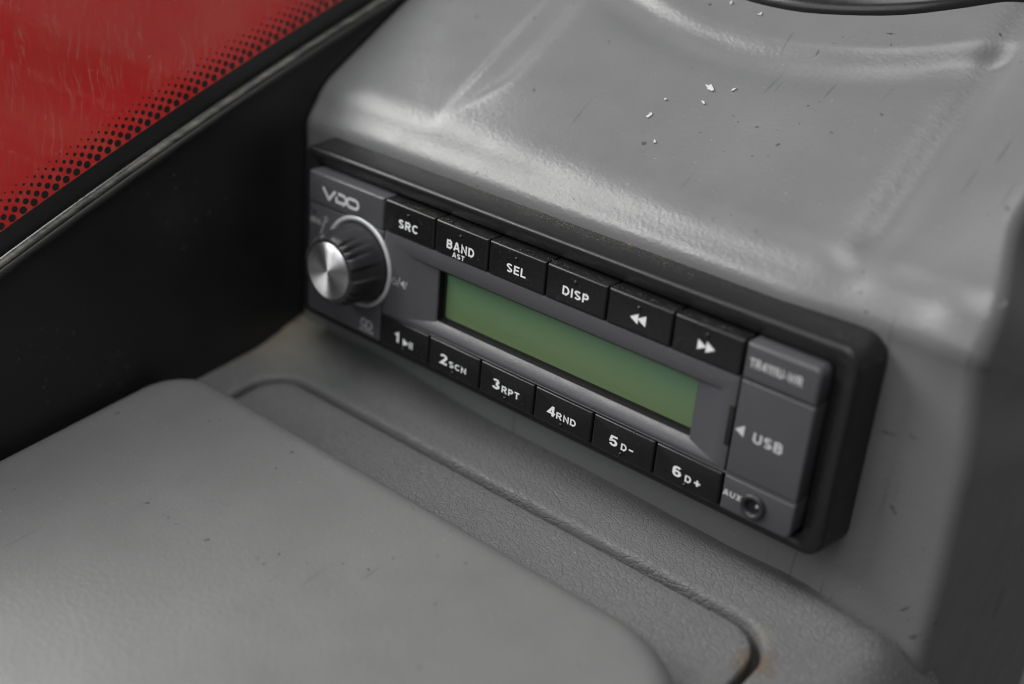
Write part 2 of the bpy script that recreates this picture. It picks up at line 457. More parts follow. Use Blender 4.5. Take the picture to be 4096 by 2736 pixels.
def glass_mat():
    n = N('dirty_window_glass')
    tr = n.node('ShaderNodeBsdfTransparent'); tr.inputs['Color'].default_value = (0.96, 0.97, 0.96, 1)
    gl = n.node('ShaderNodeBsdfGlossy'); gl.inputs['Roughness'].default_value = 0.03
    df = n.node('ShaderNodeBsdfDiffuse'); df.inputs['Color'].default_value = (0.66, 0.52, 0.42, 1)
    lw = n.node('ShaderNodeLayerWeight'); lw.inputs['Blend'].default_value = 0.5
    fr = n.math('ADD', n.math('MULTIPLY', n.math('POWER', lw.outputs['Facing'], 5.0), 0.75), 0.04)
    m1 = n.node('ShaderNodeMixShader'); n.l(fr, m1.inputs[0]); n.l(tr.outputs[0], m1.inputs[1]); n.l(gl.outputs[0], m1.inputs[2])
    # running water marks: streaks drawn out downwards, plus splashes
    wob = n.noise(90, 2, 0.5, out='Color')
    sub = n.node('ShaderNodeVectorMath', operation='SCALE'); n.l(wob, sub.inputs[0]); sub.inputs['Scale'].default_value = 0.006
    addv = n.node('ShaderNodeVectorMath', operation='ADD'); n.l(n.pos, addv.inputs[0]); n.l(sub.outputs[0], addv.inputs[1])
    mp = n.node('ShaderNodeMapping'); mp.inputs['Scale'].default_value = (1, 620, 55); mp.inputs['Rotation'].default_value = (0.12, 0, 0)
    n.l(addv.outputs[0], mp.inputs['Vector'])
    st = n.noise(1.0, 4, 0.65, vec=mp.outputs['Vector'])
    s = n.math('MULTIPLY', n.ramp(st, (0.55, 0.0), (0.68, 1.0)), n.ramp(n.noise(300, 3, 0.7), (0.38, 0.0), (0.60, 1.0)))
    dots = n.ramp(n.noise(480, 3, 0.6), (0.66, 0.0), (0.74, 1.0))
    film = n.ramp(n.noise(35, 4, 0.6), (0.3, 0.0), (0.75, 0.055))
    tot = n.math('ADD', n.math('ADD', n.math('MULTIPLY', s, 0.28), n.math('MULTIPLY', dots, 0.30)), film)
    m2 = n.node('ShaderNodeMixShader'); n.l(tot, m2.inputs[0]); n.l(m1.outputs[0], m2.inputs[1]); n.l(df.outputs[0], m2.inputs[2])
    n.l(m2.outputs[0], n.o.inputs['Surface'])
    return n.m
m_glass = glass_mat()
n_red = N('red_car_paint')
n_red.set(Base_Color=n_red.mix(n_red.noise(14, 2), (0.39, 0.006, 0.007), (0.49, 0.011, 0.011)), Roughness=0.5, Specular_IOR_Level=0.2)
m_red = n_red.m
m_flake = simple('white_plaster_flake', (0.50, 0.50, 0.485), 0.8, 0.05)
m_crumb = simple('brown_crumb', (0.16, 0.11, 0.06), 0.8, 0.3)
m_dust = simple('pale_dust_grain', (0.42, 0.40, 0.34), 0.9, 0.2)

# ------------------------------------------------------------------ dashboard cowl (the pod behind the radio)
SL = 0.65                       # slope of the cowl's top in the radio's frame
YF = 15.5                       # front face of the cowl
def smooth(a, b, x):
    t = max(0.0, min(1.0, (x - a) / (b - a))); return t * t * (3 - 2 * t)
def gauss(x, c, w): return math.exp(-((x - c) / w) ** 2)

def cowl_profile():
    """(y, z, ny, nz) from the bottom of the front face, over the roll, up the sloping top"""
    pts = []
    z = -165.0
    ang = math.atan(SL)
    turn = math.pi / 2 - ang
    Rr = 19.0
    tl = Rr * math.tan(turn / 2)
    zc = 45 + SL * (YF - 25)
    z1 = zc - tl
    while z < z1 - 0.01:
        pts.append((YF, z, -1.0, 0.0)); z += 5.0 if z < -50 else 2.0
    cy, cz = YF + Rr, z1
    for k in range(0, 21):
        a = turn * k / 20
        pts.append((cy - Rr * math.cos(a), cz + Rr * math.sin(a), -math.cos(a), math.sin(a)))
    y0, z0 = pts[-1][0], pts[-1][1]
    ny, nz = pts[-1][2], pts[-1][3]
    dy, dz = math.cos(ang), math.sin(ang)
    t = 1.2
    while t < 300:
        pts.append((y0 + dy * t, z0 + dz * t, ny, nz))
        t += 1.2 if t < 110 else 8.0
    return pts
PROF = cowl_profile()
def x_right(y, z):
    if y < YF + 0.5:
        return 113.0 - 1.0 * smooth(-30, 0, z) - 2.7 * smooth(0, 26, z)
    return 109.3 - 8.5 * smooth(14, 44, y) - 9.0 * smooth(44, 110, y)
VN = math.sqrt(1 + SL * SL)
def cowl_disp(x, y, z):
    """pressed shapes in the cowl, in mm along its normal"""
    d = 0.0
    top = smooth(14, 30, y)
    # tapering gusset on the far-left of the top
    g = smooth(15, 40, y)
    w1 = 1.4
    xa = -61.5; xb = -60.5 + 12.5 * smooth(17, 40, y)
    stp = 0.5 + 0.5 * math.tanh((x - xa) / w1)
    stp2 = 0.5 + 0.5 * math.tanh((x - xb) / 3.2)
    fall = 1 - smooth(-44, 20, x)
    d += g * fall * (1.15 * stp + 2.3 * stp2)
    # step round the black bezel
    v = (y + SL * z) / VN
    r = math.hypot(x - 8.7, v - 212.8)
    d += 2.4 * smooth(120.5, 113.8, r) * (1 - 0.6 * smooth(70, 88, x))
    d -= 0.8 * gauss(r, 124.5, 4.0) * (1 - smooth(55, 75, x))
    # valley and raised flank towards the near end
    d -= 2.4 * top * gauss(x, 73.5, 5.2)
    d += 1.2 * smooth(22, 50, y) * smooth(76, 94, x)
    d -= 0.7 * top * gauss(x, 40, 26) * (1 - smooth(40, 64, y))
    d += 1.8 * smooth(38, 27, z) * (1 - smooth(56, 82, x))
    # lip hugging the frame and lazy waves of hand-laid vinyl
    d += 0.55 * gauss(z, 31.5, 3.0) * gauss(y, YF, 6)
    d += 0.10 * math.sin(x * 0.11 + 0.6 * math.sin(y * 0.07)) * top + 0.05 * math.sin(x * 0.23 + y * 0.16) * top
    d += 0.9 * gauss(x, 100, 7) * gauss(y, 17, 8) * smooth(20, 34, z)
    return d
def build_cowl():
    XL = -113.2
    CY, CZ = 150.0, -30.0
    verts = []; faces = []
    # u parameter: 0..1 across, with side walls
    us = []
    for k in (0.25, 0.6, 0.9): us.append(('L', k))
    rl = 5.5
    for k in range(0, 7): us.append(('RL', k / 6))
    nx = 210
    for k in range(1, nx): us.append(('M', k / nx))
    rr = 4.0
    for k in range(0, 7): us.append(('RR', k / 6))
    for k in (0.96, 0.9, 0.75, 0.5, 0.25): us.append(('R', k))
    ns = len(PROF)
    for typ, k in us:
        for (y, z, ny, nz) in PROF:
            xr = x_right(y, z)
            ex = 0.0; shrink = 0.0
            if typ == 'M':
                x = XL + rl + (xr - rr - XL - rl) * k
            elif typ == 'RL':
                a = math.pi / 2 * (1 - k); x = XL + rl * (1 - math.sin(a)); shrink = rl * (1 - math.cos(a))
            elif typ == 'RR':
                a = math.pi / 2 * k; x = xr - rr * (1 - math.sin(a)); shrink = rr * (1 - math.cos(a))
            elif typ == 'L': x = XL; shrink = None
            else: x = xr + 2.0 * (1 - k); shrink = None
            py, pz = y, z
            L = math.hypot(py - CY, pz - CZ)
            if shrink is not None:
                d = cowl_disp(x, y, z)
                py += ny * d; pz += nz * d
                f = 1 - shrink / L
            else:
                r0 = rl if typ == 'L' else rr
                f = (1 - r0 / L) * k
            # the front face only recedes, it does not lift
            verts.append((x, CY + (py - CY) * f, CZ + (pz - CZ) * f if y > YF + 0.01 else (pz if shrink is not None else CZ + (pz - CZ) * (f if pz > CZ else 1.0))))
    for i in range(len(us) - 1):
        for j in range(ns - 1):
            a = i * ns + j
            faces.append((a, a + ns, a + ns + 1, a + 1))
    return verts, faces
v, f = build_cowl()
cowl = mk('dashboard_cowl', v, f, m_pod)
tag(cowl, 'grey vinyl-covered dashboard cowl with pressed ridges, behind and above the radio', 'dashboard')

def cowl_point(x, y):
    """point on the sloping top"""
    z = 45 + SL * (y - 25)
    d = cowl_disp(x, y, z)
    return Vector((x, y - d * SL / VN, z + d / VN))
TOPN = Vector((0, -SL / VN, 1 / VN))

# black round bezel standing on the cowl
def build_bezel():
    ex = Vector((1, 0, 0)); ev = Vector((0, 1 / VN, SL / VN)); en = TOPN
    base = Vector((0, 25, 45)); v0 = base.dot(ev)
    c = base + ex * 2.93 + ev * (218.0 - v0)
    prof = [(108.6, -2), (108.8, 1.2), (108.2, 3.0), (106.6, 4.6), (104.2, 5.4), (102.2, 5.0), (100.6, 4.0), (98.5, 4.0), (96.5, 6.2), (92, 8.6), (86, 9.6), (60, 10.5), (20, 11)]
    V = []; F = []; seg = 128
    for r, h in prof:
        for k in range(seg):
            a = 2 * math.pi * k / seg
            V.append(c + ex * (r * math.cos(a)) + ev * (r * math.sin(a)) + en * h)
    for i in range(len(prof) - 1):
        for k in range(seg):
            j = (k + 1) % seg
            F.append((i * seg + k, i * seg + j, (i + 1) * seg + j, (i + 1) * seg + k))
    F.append(tuple((len(prof) - 1) * seg + k for k in range(seg)))
    return V, F, c
v, f, c = build_bezel()
bz = mk('round_bezel', v, f, m_bezel, origin=c)
tag(bz, 'glossy black round bezel standing on the grey cowl, cut off by the picture edge', 'bezel')

# ------------------------------------------------------------------ lower shelf, its inset lid and the raised cover
KS = 0.15
def shelf_z(x, y):
    z = -40 + KS * (y - YF)
    z += 4.0 * smooth(-20, -80, x) * smooth(-6, 16, y)
    z -= 0.6 * smooth(86, 104, x)
    z -= (3.0 * smooth(0, 75, x) + 3.5 * smooth(70, 104, x)) * smooth(7, 16, y) - 0.8 * smooth(0, 75, x) * smooth(-4, 8, y)
    t = max(0.0, x - 102)
    z -= 0.065 * min(t, 16.0) ** 2 + max(0.0, t - 16.0) * 2.4
    return z
HX0, HX1, HY0, HY1 = -97.5, 87.0, -190.0, -7.2
def build_shelf():
    loops = []
    for off, dz in ((-0.3, -6.0), (-0.1, -2.9), (0.0, -1.2), (0.2, -0.6), (0.55, -0.18), (1.1, 0.03), (1.9, 0.09), (3.6, 0.05), (5.2, 0.0), (8, 0), (11, 0), (12.5, 0), (14, 0), (15.2, 0), (16.4, 0), (17.6, 0), (18.8, 0), (20, 0), (21.2, 0), (22.4, 0), (23.6, 0), (25, 0), (26.5, 0), (28, 0), (29, 0), (30, 0), (31, 0), (32, 0), (33, 0), (34, 0), (36, 0), (44, 0), (60, 0)):
        L = []
        rad = 13 + off
        base = rrect(HX0 - off, HX1 + off, HY0 - off, HY1 + off, rad, 10)
        # subdivide long sides
        pts = []
        for i, p in enumerate(base):
            q = base[(i + 1) % len(base)]
            n = 80 if i % 11 == 10 else 1
            for k in range(n): pts.append((p[0] + (q[0] - p[0]) * k / n, p[1] + (q[1] - p[1]) * k / n))
        for x, y in pts:
            x = max(x, -112.6); y = min(y, 24.0)
            L.append((x, y, shelf_z(x, y) + dz))
        loops.append(L)
    return loft(loops)
v, f = build_shelf()
shelf = mk('dashboard_shelf', v, f, m_shelf)
tag(shelf, 'dark grey leather-grained dashboard shelf below the radio, with a dirty gap round its lid', 'shelf')
def build_lid():
    loops = []
    for ins, dz in ((0.2, -7.0), (0.0, -2.6), (0.1, -1.3), (0.4, -0.75), (1.0, -0.55), (4, -0.5), (10, -0.5), (25, -0.5), (60, -0.5)):
        base = rrect(HX0 + 2.4 + ins, HX1 - 2.3 - ins, HY0 + 5 + ins, HY1 - 2.3 - ins, max(11 - ins, 1.0), 10)
        L = [(x, y, shelf_z(min(x, 84), y) + dz) for x, y in base]
        loops.append(L)
    return loft(loops, cap_end=True)
v, f = build_lid()
lid = mk('shelf_lid', v, f, m_shelf)
tag(lid, 'dark grained lid let into the shelf, mostly hidden by the smooth raised cover', 'lid')
# bottom of the gap
v, f = loft([[(x, y, shelf_z(min(x, 84), y) - 5.2) for x, y in rrect(HX0 - 1, HX1 + 1, HY0 - 1, HY1 + 1, 12, 8)],
             [(x, y, shelf_z(min(x, 84), y) - 5.2) for x, y in rrect(HX0 + 9, HX1 - 9, HY0 + 9, HY1 - 9, 6, 8)]])
gap = mk('gap_floor', v, f, m_core, shelf)

def build_cover():
    loops = []
    H, R0 = 12.5, 8.5
    secs = [(0.0, -1.5), (0.0, H - R0)]
    for k in range(1, 11):
        a = math.pi / 2 * k / 10
        secs.append((R0 * (1 - math.cos(a)), H - R0 + R0 * math.sin(a)))
    for e in (R0 + 4, R0 + 12, R0 + 26, R0 + 50): secs.append((e, H + 0.25 * (1 - math.exp(-(e - R0) / 14))))
    for ins, h in secs:
        rad = [max(30 - ins, 3), max(30 - ins, 3), max(34 - ins * 0.8, 4), max(17 - ins * 0.8, 3)]
        base = rrect(-109.5 + ins, 93.0 - ins, -250 + ins, -34.6 - ins, rad, 12)
        pts = []
        for i, p in enumerate(base):
            q = base[(i + 1) % len(base)]
            n = 24 if i % 13 == 12 else 1
            for k in range(n): pts.append((p[0] + (q[0] - p[0]) * k / n, p[1] + (q[1] - p[1]) * k / n))
        loops.append([(x, y, -40 + KS * (y - YF) + h) for x, y in pts])
    return loft(loops, cap_end=True)
v, f = build_cover()
cover = mk('raised_cover', v, f, m_pad)
tag(cover, 'smooth mid-grey raised cover with rounded edges lying on the shelf lid', 'cover')

# ------------------------------------------------------------------ black side panel, window seal, window
def strip_z(y): return 46.33 + 0.42 * y - 0.00035 * (y + 25) ** 2 + 0.55
ys = [-330 + 10 * k for k in range(75)]
panel = None
V = []; F = []
for y in ys:
    zt = strip_z(y) - 0.5
    V += [(-112.0, y, -130), (-112.0, y, zt - 3), (-112.6, y, zt - 0.6), (-114.5, y, zt), (-118, y, zt), (-118, y, -130)]
for i in range(len(ys) - 1):
    for k in range(5):
        a = i * 6 + k
        F.append((a, a + 1, a + 7, a + 6))
panel = sharp(mk('vehicle_sidewall', V, F, m_side), 40)
tag(panel, 'scratched black sidewall between the window seal and the grey dashboard', 'sidewall')

win = thing('side_window', 'dirty window with a dotted black border above the black sidewall', 'window', (-114, 0, strip_z(0)))
win['kind'] = 'thing'
GX = -114.6
def edge_z(y): return strip_z(y) + 6.9
V = []; F = []
for i, y in enumerate(ys):
    z0 = strip_z(y) + 0.2
    V += [(GX, y, z0), (GX, y, z0 + 180), (GX - 4, y, z0 + 180), (GX - 4, y, z0)]
for i in range(len(ys) - 1):
    for k in range(4):
        a = i * 4; F.append((a + k, a + (k + 1) % 4, a + 4 + (k + 1) % 4, a + 4 + k))
glass = sharp(mk('pane', V, F, m_glass, win), 30)
# printed border, lying on the inner face of the pane
V = []; F = []
for y in ys:
    V += [(GX + 0.15, y, strip_z(y) + 0.2), (GX + 0.15, y, edge_z(y))]
for i in range(len(ys) - 1):
    a = 2 * i; F.append((a, a + 1, a + 3, a + 2))
mk('printed_border', V, F, m_frit, win, smooth=False)
# printed dots in five shrinking rows
V = []; F = []
pitch = 3.58
al = Vector((0.917, 0.399)); pe = Vector((-0.399, 0.917))
rowsd = ((0.35, 2.15, 0.0), (2.05, 1.75, 0.5), (3.75, 1.35, 0.0), (5.05, 1.05, 0.5), (6.45, 0.72, 0.0), (7.6, 0.45, 0.5))
ndots = 0
for perp, dia, ofs in rowsd:
    for k in range(-14, 62):
        s0 = (k + ofs) * pitch
        y = -86.4 + s0 * al.x
        zc = edge_z(y)
        # local direction of the curved edge
        sl_ = (edge_z(y + 1) - edge_z(y - 1)) / 2
        d_ = Vector((1, sl_)).normalized(); nn = Vector((-d_.y, d_.x))
        cy, cz = y + nn.x * (perp + 0.95), zc + nn.y * (perp + 0.95)
        b0 = len(V)
        for q in range(14):
            a = 2 * math.pi * q / 14
            V.append((GX + 0.16, cy + dia / 2 * math.cos(a), cz + dia / 2 * math.sin(a)))
        F.append(tuple(b0 + q for q in range(14)))
dots = mk('printed_dots', V, F, m_frit, win, smooth=False)
dots['kind'] = 'stuff'
# rubber seal along the bottom of the window
V = []; F = []
secn = 10
yss = [-330 + 2.5 * k for k in range(300)]
for y in yss:
    w = 0.25 * math.sin(y * 0.9) * math.sin(y * 0.23) + 0.15 * math.sin(y * 2.1)
    for k in range(secn):
        a = 2 * math.pi * k / secn
        rx = 1.2; rz = 1.1 + 0.22 * w
        V.append((-112.2 + rx * math.cos(a), y, strip_z(y) + rz * math.sin(a)))
for i in range(len(yss) - 1):
    for k in range(secn):
        F.append((i * secn + k, i * secn + (k + 1) % secn, (i + 1) * secn + (k + 1) % secn, (i + 1) * secn + k))
seal = mk('window_seal', V, F, m_seal, win)

m_lip = simple('dark_rubber_lip', (0.040, 0.040, 0.039), 0.5, 0.4, bump=0.6, bscale=500, dust=0.5)
V = []; F = []
for y in yss:
    w = 0.2 * math.sin(y * 0.37) + 0.15 * math.sin(y * 1.3)
    for dx, dz in ((0.2, -0.6), (1.15, -1.0), (1.35, -1.9), (1.1, -3.0 + w), (0.1, -3.5 + w)):
        V.append((-112.0 + dx, y, strip_z(y) + dz))
for i in range(len(yss) - 1):
    for k in range(4):
        F.append((i * 5 + k, i * 5 + k + 1, (i + 1) * 5 + k + 1, (i + 1) * 5 + k))
mk('rubber_lip', V, F, m_lip, seal)

# red bodywork outside: a gently bowed sheet with a swage line
V = []; F = []
NY, NZ = 40, 24
for i in range(NY):
    y = -330 + 1000 * i / (NY - 1)
    for k in range(NZ):
        z = -160 + 250 * k / (NZ - 1)
        x = -205 - 0.62 * (z + 20) - 4 * smooth(-2, 6, z - 0.12 * y) - 0.0001 * (y - 100) ** 2
        V.append((x, y, z))
for i in range(NY - 1):
    for k in range(NZ - 1):
        a = i * NZ + k; F.append((a, a + 1, a + NZ + 1, a + NZ))
b0 = len(V)
V += [(q[0] - 3, q[1], q[2]) for q in V[:b0]]
F += [tuple(b0 + i for i in reversed(q)) for q in list(F)]
red = mk('red_bodywork', V, F, m_red)
tag(red, 'red painted bodywork outside, seen through the dirty window', 'bodywork')

# ------------------------------------------------------------------ radio
radio = thing('car_radio', 'black and grey car radio with green display, silver-capped knob and two rows of buttons', 'radio', (-6.2, 8, -27))

# mounting frame: a ring with a rounded lip, standing off the cowl
def frame_geo():
    loops = []
    x0, x1, z0, z1 = -99.0, 87.0, -26.9, 28.4
    ix0, ix1, iz0, iz1 = -93.3, 80.9, -23.3, 23.4
    R_ = (4, 5, 5.5, 3.5)
    def L(o, y, rx=0.0): return [(x, y, z) for x, z in rrect(x0 - o, x1 + o, z0 - o, z1 + o, tuple(max(q + o + rx, 0.3) for q in R_), 7)]
    def I(o, y): return [(x, y, z) for x, z in rrect(ix0 - o, ix1 + o, iz0 - o, iz1 + o, (1.6, 2.4, 2.4, 1.2), 7)]
    loops.append(L(0.9, 17.0))
    loops.append(L(0.7, 13.0))
    loops.append(L(0.1, 5.2))
    for k in range(0, 6):
        a = math.pi / 2 * k / 5
        loops.append(L(-1.2 * (1 - math.cos(a)) + 0.0, 4.4 - 1.2 * math.sin(a)))
    # front face dips slightly towards the opening
    def mid(t, y):
        a = L(-1.2, y); b = I(0.0, y)
        return [tuple(a[i][q] + (b[i][q] - a[i][q]) * t for q in range(3)) for i in range(len(a))]
    loops.append(mid(0.25, 3.25)); loops.append(mid(0.55, 3.7)); loops.append(mid(0.9, 4.1))
    loops.append(I(0.0, 4.5)); loops.append(I(0.0, 9.0)); loops.append(I(-6, 9.2)); 
    v, f = loft(loops)
    return v, f
v, f = frame_geo()
frame = sharp(mk('mounting_frame', v, f, m_frame, radio), 50)

# dark core the front pieces are set into
core = plate('front_core', -92.3, 79.8, -22.5, 22.5, 6.2, 9.1, m_core, radio, r=1.0, bev=0.3)

# left block: badge panel above, knob field below
G = 0.22
left_block = plate('knob_panel', -92.6, -60.2 - G, -22.6, 12.55, 0.0, 8, m_face, radio, r=(1.2, .4, .15, .15), bev=0.35)
badge = plate('badge_panel', -92.6, -60.2 - G, 12.75, 22.7, -0.35, 8, m_face, radio, r=(.15, .15, .4, .8), bev=0.85)
# right block
model_panel = plate('model_panel', 60.2 + G, 80.0, 13.35, 22.7, -0.3, 8, m_face, radio, r=(.2, .2, 2.0, .4), bev=0.9)
usb = plate('usb_flap', 60.2 + G, 80.0, -12.35, 13.05, -0.1, 8, m_face, radio, r=(.2, .3, .3, .2), bev=0.6)
aux_panel = plate('aux_panel', 60.2 + G, 80.0, -22.6, -13.1, 0.0, 8, m_face, radio, r=(.4, 2.0, .2, .2), bev=0.6)
# ridge that runs over the lower buttons and under the flap
ridge = plate('ridge', -60.0, 80.0, -12.95, -12.5, 0.05, 6, m_face, radio, r=.1, bev=0.15)

# display surround: flat rim, sloping recess, opening
def surround_geo():
    X0, X1, Z0, Z1 = -60.2 + G, 60.2 - G, -12.45, 13.05
    loops = []
    def box(x0, x1, z0, z1, y, r): return [(x, y, z) for x, z in rrect(x0, x1, z0, z1, r, 5)]
    loops.append(box(X0, X1, Z0, Z1, 6, .3))
    loops.append(box(X0, X1, Z0, Z1, 0.35, .3))
    loops.append(box(X0 + .1, X1 - .1, Z0 + .1, Z1 - .1, 0.1, .3))
    loops.append(box(X0 + .35, X1 - .35, Z0 + .35, Z1 - .35, 0.0, .3))
    rx0, rx1, rz0, rz1 = -48.9, 56.0, -11.15, 8.25
    loops.append(box(rx0 - .25, rx1 + .25, rz0 - .25, rz1 + .25, 0.0, .9))
    loops.append(box(rx0, rx1, rz0, rz1, 0.12, .8))
    loops.append(box(-39.2, 48.5, -8.75, 7.35, 1.25, .5))
    loops.append(box(-38.9, 48.2, -8.45, 7.1, 1.6, .4))
    loops.append(box(-38.9, 48.2, -8.45, 7.1, 6, .4))
    return loft(loops)
v, f = surround_geo()
surround = sharp(mk('display_surround', v, f, m_face, radio), 25)
# dark gasket in the opening, and the display behind it
gasket = sharp(mk('gasket', *loft([[(x, y, z) for x, z in rrect(-38.86 + i, 48.16 - i, -8.41 + i, 7.06 - i, .4, 4)] for i, y in ((0, 1.65), (0, 4.4), (.0, 4.5))]), m_core, surround), 40)
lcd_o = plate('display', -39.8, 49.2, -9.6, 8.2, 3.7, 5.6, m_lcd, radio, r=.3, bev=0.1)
lcd_o['label'] = 'blank green display glass'
mask = sharp(mk('display_mask', *loft([[(x, 3.62, z) for x, z in rrect(-38.9, 48.2, -8.45, 7.1, .4, 4)],
                                       [(x, 3.60, z) for x, z in rrect(-37.7, 48.0, -7.45, 6.95, .9, 4)]]), m_core, lcd_o), 40)

# release notch beside the flap
notch = plate('release_notch', 58.55, 60.05, -5.6, 5.3, -0.04, 3, m_core, radio, r=.3, bev=0.1)

# buttons
def make_button(x0, x1, z0, z1, yf, label):
    b = plate('button', x0, x1, z0, z1, yf, 8, m_btn, radio, r=0.45, bev=0.7)
    b['label'] = label
    return b
def pip(b, x, z, y):
    v, f = lathe([(0.55, -0.05), (0.52, 0.18), (0.40, 0.38), (0.20, 0.48)], (x, y, z), 14)
    return mk('pip', v, f, m_btn, b)
IY = -0.03
tops = [('SRC', -54.1, 15.9, -46.4, 18.4), ('BAND', -35.2, 15.75, -25.0, 18.25), ('SEL', -13.3, 15.95, -6.6, 18.4), ('DISP', 5.9, 15.95, 14.4, 18.4)]
def tri(p, q, r): return [p, q, r], [(0, 1, 2)]
YB = -0.35
for k in range(6):
    x0, x1 = -60 + 20 * k + G, -40 + 20 * k - G
    name = ('SRC', 'BAND AST', 'SEL', 'DISP', 'double left arrow', 'double right arrow')[k]
    b = make_button(x0, x1, 13.35, 22.75, YB, 'black button marked ' + name)
    pip(b, -50.2 + 20 * k, 20.4, YB)
    if k < 4:
        t = tops[k]; pieces = [text2d(t[0], *t[1:])]
        if k == 1: pieces.append(text2d('AST', -32.9, 13.72, -28.4, 15.15))
    elif k == 4:
        pieces = [tri((27.4, 17.35), (29.85, 15.95), (29.85, 18.75)), tri((29.6, 17.45), (32.2, 16.0), (32.2, 18.9))]
    else:
        pieces = [tri((47.5, 15.95), (50.0, 17.25), (47.5, 18.6)), tri((49.9, 15.85), (52.4, 17.3), (49.9, 18.75))]
    print2d('lettering', pieces, YB + IY, m_ink, b)
bots = [('1', -53.7, -19.9, -52.0, -16.7, None), ('2', -35.2, -19.9, -32.4, -16.7, ('SCN', -31.6, -19.8, -25.0, -17.95)),
        ('3', -15.0, -19.7, -12.3, -16.6, ('RPT', -11.5, -19.8, -5.1, -17.75)), ('4', 5.0, -19.8, 7.7, -16.8, ('RND', 8.1, -19.8, 14.8, -17.8)),
        ('5', 26.0, -19.9, 28.6, -16.9, ('D', 29.8, -19.85, 31.6, -17.9)), ('6', 45.95, -19.9, 48.6, -16.95, ('D', 49.8, -20.1, 51.6, -18.2))]
YB2 = -0.15
for k in range(6):
    x0, x1 = -60 + 20 * k + G, -40 + 20 * k - G
    nm = ('1 and play pause', '2 SCN', '3 RPT', '4 RND', '5 D minus', '6 D plus')[k]
    b = make_button(x0, x1, -22.75, -13.15, YB2, 'black button marked ' + nm)
    pip(b, -50.1 + 20 * k, -21.1, YB2)
    ch, a0, b0_, a1, b1, sub = bots[k]
    pieces = [text2d(ch, a0, b0_, a1, b1)]
    if sub: pieces.append(text2d(*sub))
    if k == 0:
        pieces += [tri((-50.3, -20.1), (-47.9, -19.0), (-50.3, -17.8)), stroke2d([(-47.5, -20.1), (-47.5, -17.9)], 0.42), stroke2d([(-46.6, -20.1), (-46.6, -17.9)], 0.42)]
    if k == 4: pieces.append(stroke2d([(32.3, -18.8), (33.7, -18.8)], 0.42))
    if k == 5: pieces += [stroke2d([(52.6, -19.15), (54.3, -19.15)], 0.5), stroke2d([(53.45, -20.0), (53.45, -18.3)], 0.5)]
    print2d('lettering', pieces, YB2 + IY, m_ink, b)

# badge logo: three wide letters
def arc(cx, cz, r, a0, a1, n=8): return [(cx + r * math.cos(math.radians(a0 + (a1 - a0) * k / n)), cz + r * math.sin(math.radians(a0 + (a1 - a0) * k / n))) for k in range(n + 1)]
w = 0.9
V_ = stroke2d([(-86.2, 18.85), (-83.5, 15.75), (-80.8, 18.85)], w)
zt, zb = 18.5, 15.95; h = (zt - zb) / 2; zm = (zt + zb) / 2
D_ = stroke2d([(-80.6, zb), (-77.4, zb)] + arc(-77.4, zm, h, -90, 90) + [(-79.6, zt)], w)
D2 = stroke2d([(-80.25, zb), (-80.25, 17.5)], w)
O_ = stroke2d(arc(-74.4, zm, h, 90, 270, 10) + arc(-72.2, zm, h, -90, 90, 10), w, closed=True)
print2d('lettering', [V_, D_, D2, O_], -0.35 + IY, m_ink2, badge)

# prints round the knob
pieces = [text2d('MENU', -92.0, 6.4, -87.4, 8.1)]
pieces.append(stroke2d(arc(-70.3, 0, 17.2, 168, 150, 6), 0.4))
pieces.append(stroke2d(arc(-85.0, 8.9, 0.65, 0, 330, 10), 0.3))
print2d('lettering', pieces, 0.0 + IY, m_ink3, left_block)
pieces = [stroke2d(arc(-55.2, -1.2, 0.9, 130, 410, 10), 0.28), stroke2d([(-55.2, -0.9), (-55.2, 0.1)], 0.28),
          stroke2d([(-53.9, -2.4), (-52.9, 0.5)], 0.28),
          ([(-52.5, -1.5), (-51.9, -1.5), (-51.1, -2.3), (-51.1, 0.3), (-51.9, -0.5), (-52.5, -0.5)], [(0, 1, 2, 3, 4, 5)]),
          stroke2d([(-50.8, -2.2), (-50.0, 0.2)], 0.28)]
print2d('lettering', pieces, 0.0 + IY, m_ink3, surround)
pieces = [stroke2d(arc(-67.2, -18.7, 1.15, 0, 345, 14), 0.5, True), stroke2d(arc(-65.0, -18.9, 1.25, 0, 345, 14), 0.5, True)]
for q in range(5): pieces.append(stroke2d([(-68.4 + 1.25 * q, -21.5), (-68.4 + 1.25 * q, -20.6)], 0.6))
print2d('emblem', pieces, 0.0 + IY, m_ink3, left_block)
v, f = lathe([(0.55, -0.3), (0.55, 0.02), (0.40, 0.03)], (-90.2, 0.0, 9.9), 14)
mk('pinhole', v, f, m_core, left_block)
# model print, flap print, socket print
print2d('lettering', [text2d('TR4111U-WR', 61.9, 16.95, 75.7, 19.25)], -0.3 + IY, m_ink2, model_panel)
print2d('lettering', [text2d('USB', 66.1, -1.75, 74.0, 0.95), tri((61.0, -0.15), (63.5, -1.45), (63.5, 1.6))], -0.1 + IY, m_ink2, usb)
print2d('lettering', [text2d('AUX', 60.75, -18.6, 65.9, -16.95)], 0.0 + IY, m_ink2, aux_panel)
# aux socket: rim, sprung contact, and a black disc standing in for the hole's shade
sk = (69.4, 0.0, -18.1)
v, f = lathe([(3.35, -0.2), (3.35, 0.75), (3.15, 1.1), (2.75, 1.25), (2.3, 1.15), (1.95, 0.75), (1.8, 0.05)], sk, 40, cap=False)
sock = sharp(mk('aux_socket', v, f, m_knob, radio), 50)
v, f = lathe([(1.82, 0.04), (0.02, 0.05)], sk, 32)
mk('socket_hole_disc', v, f, m_core, sock)
v, f = lathe([(0.5, 0.02), (0.45, 0.3), (0.2, 0.42)], (sk[0] + 1.1, 0.0, sk[2] + 0.35), 12)
mk('contact', v, f, m_ring, sock)

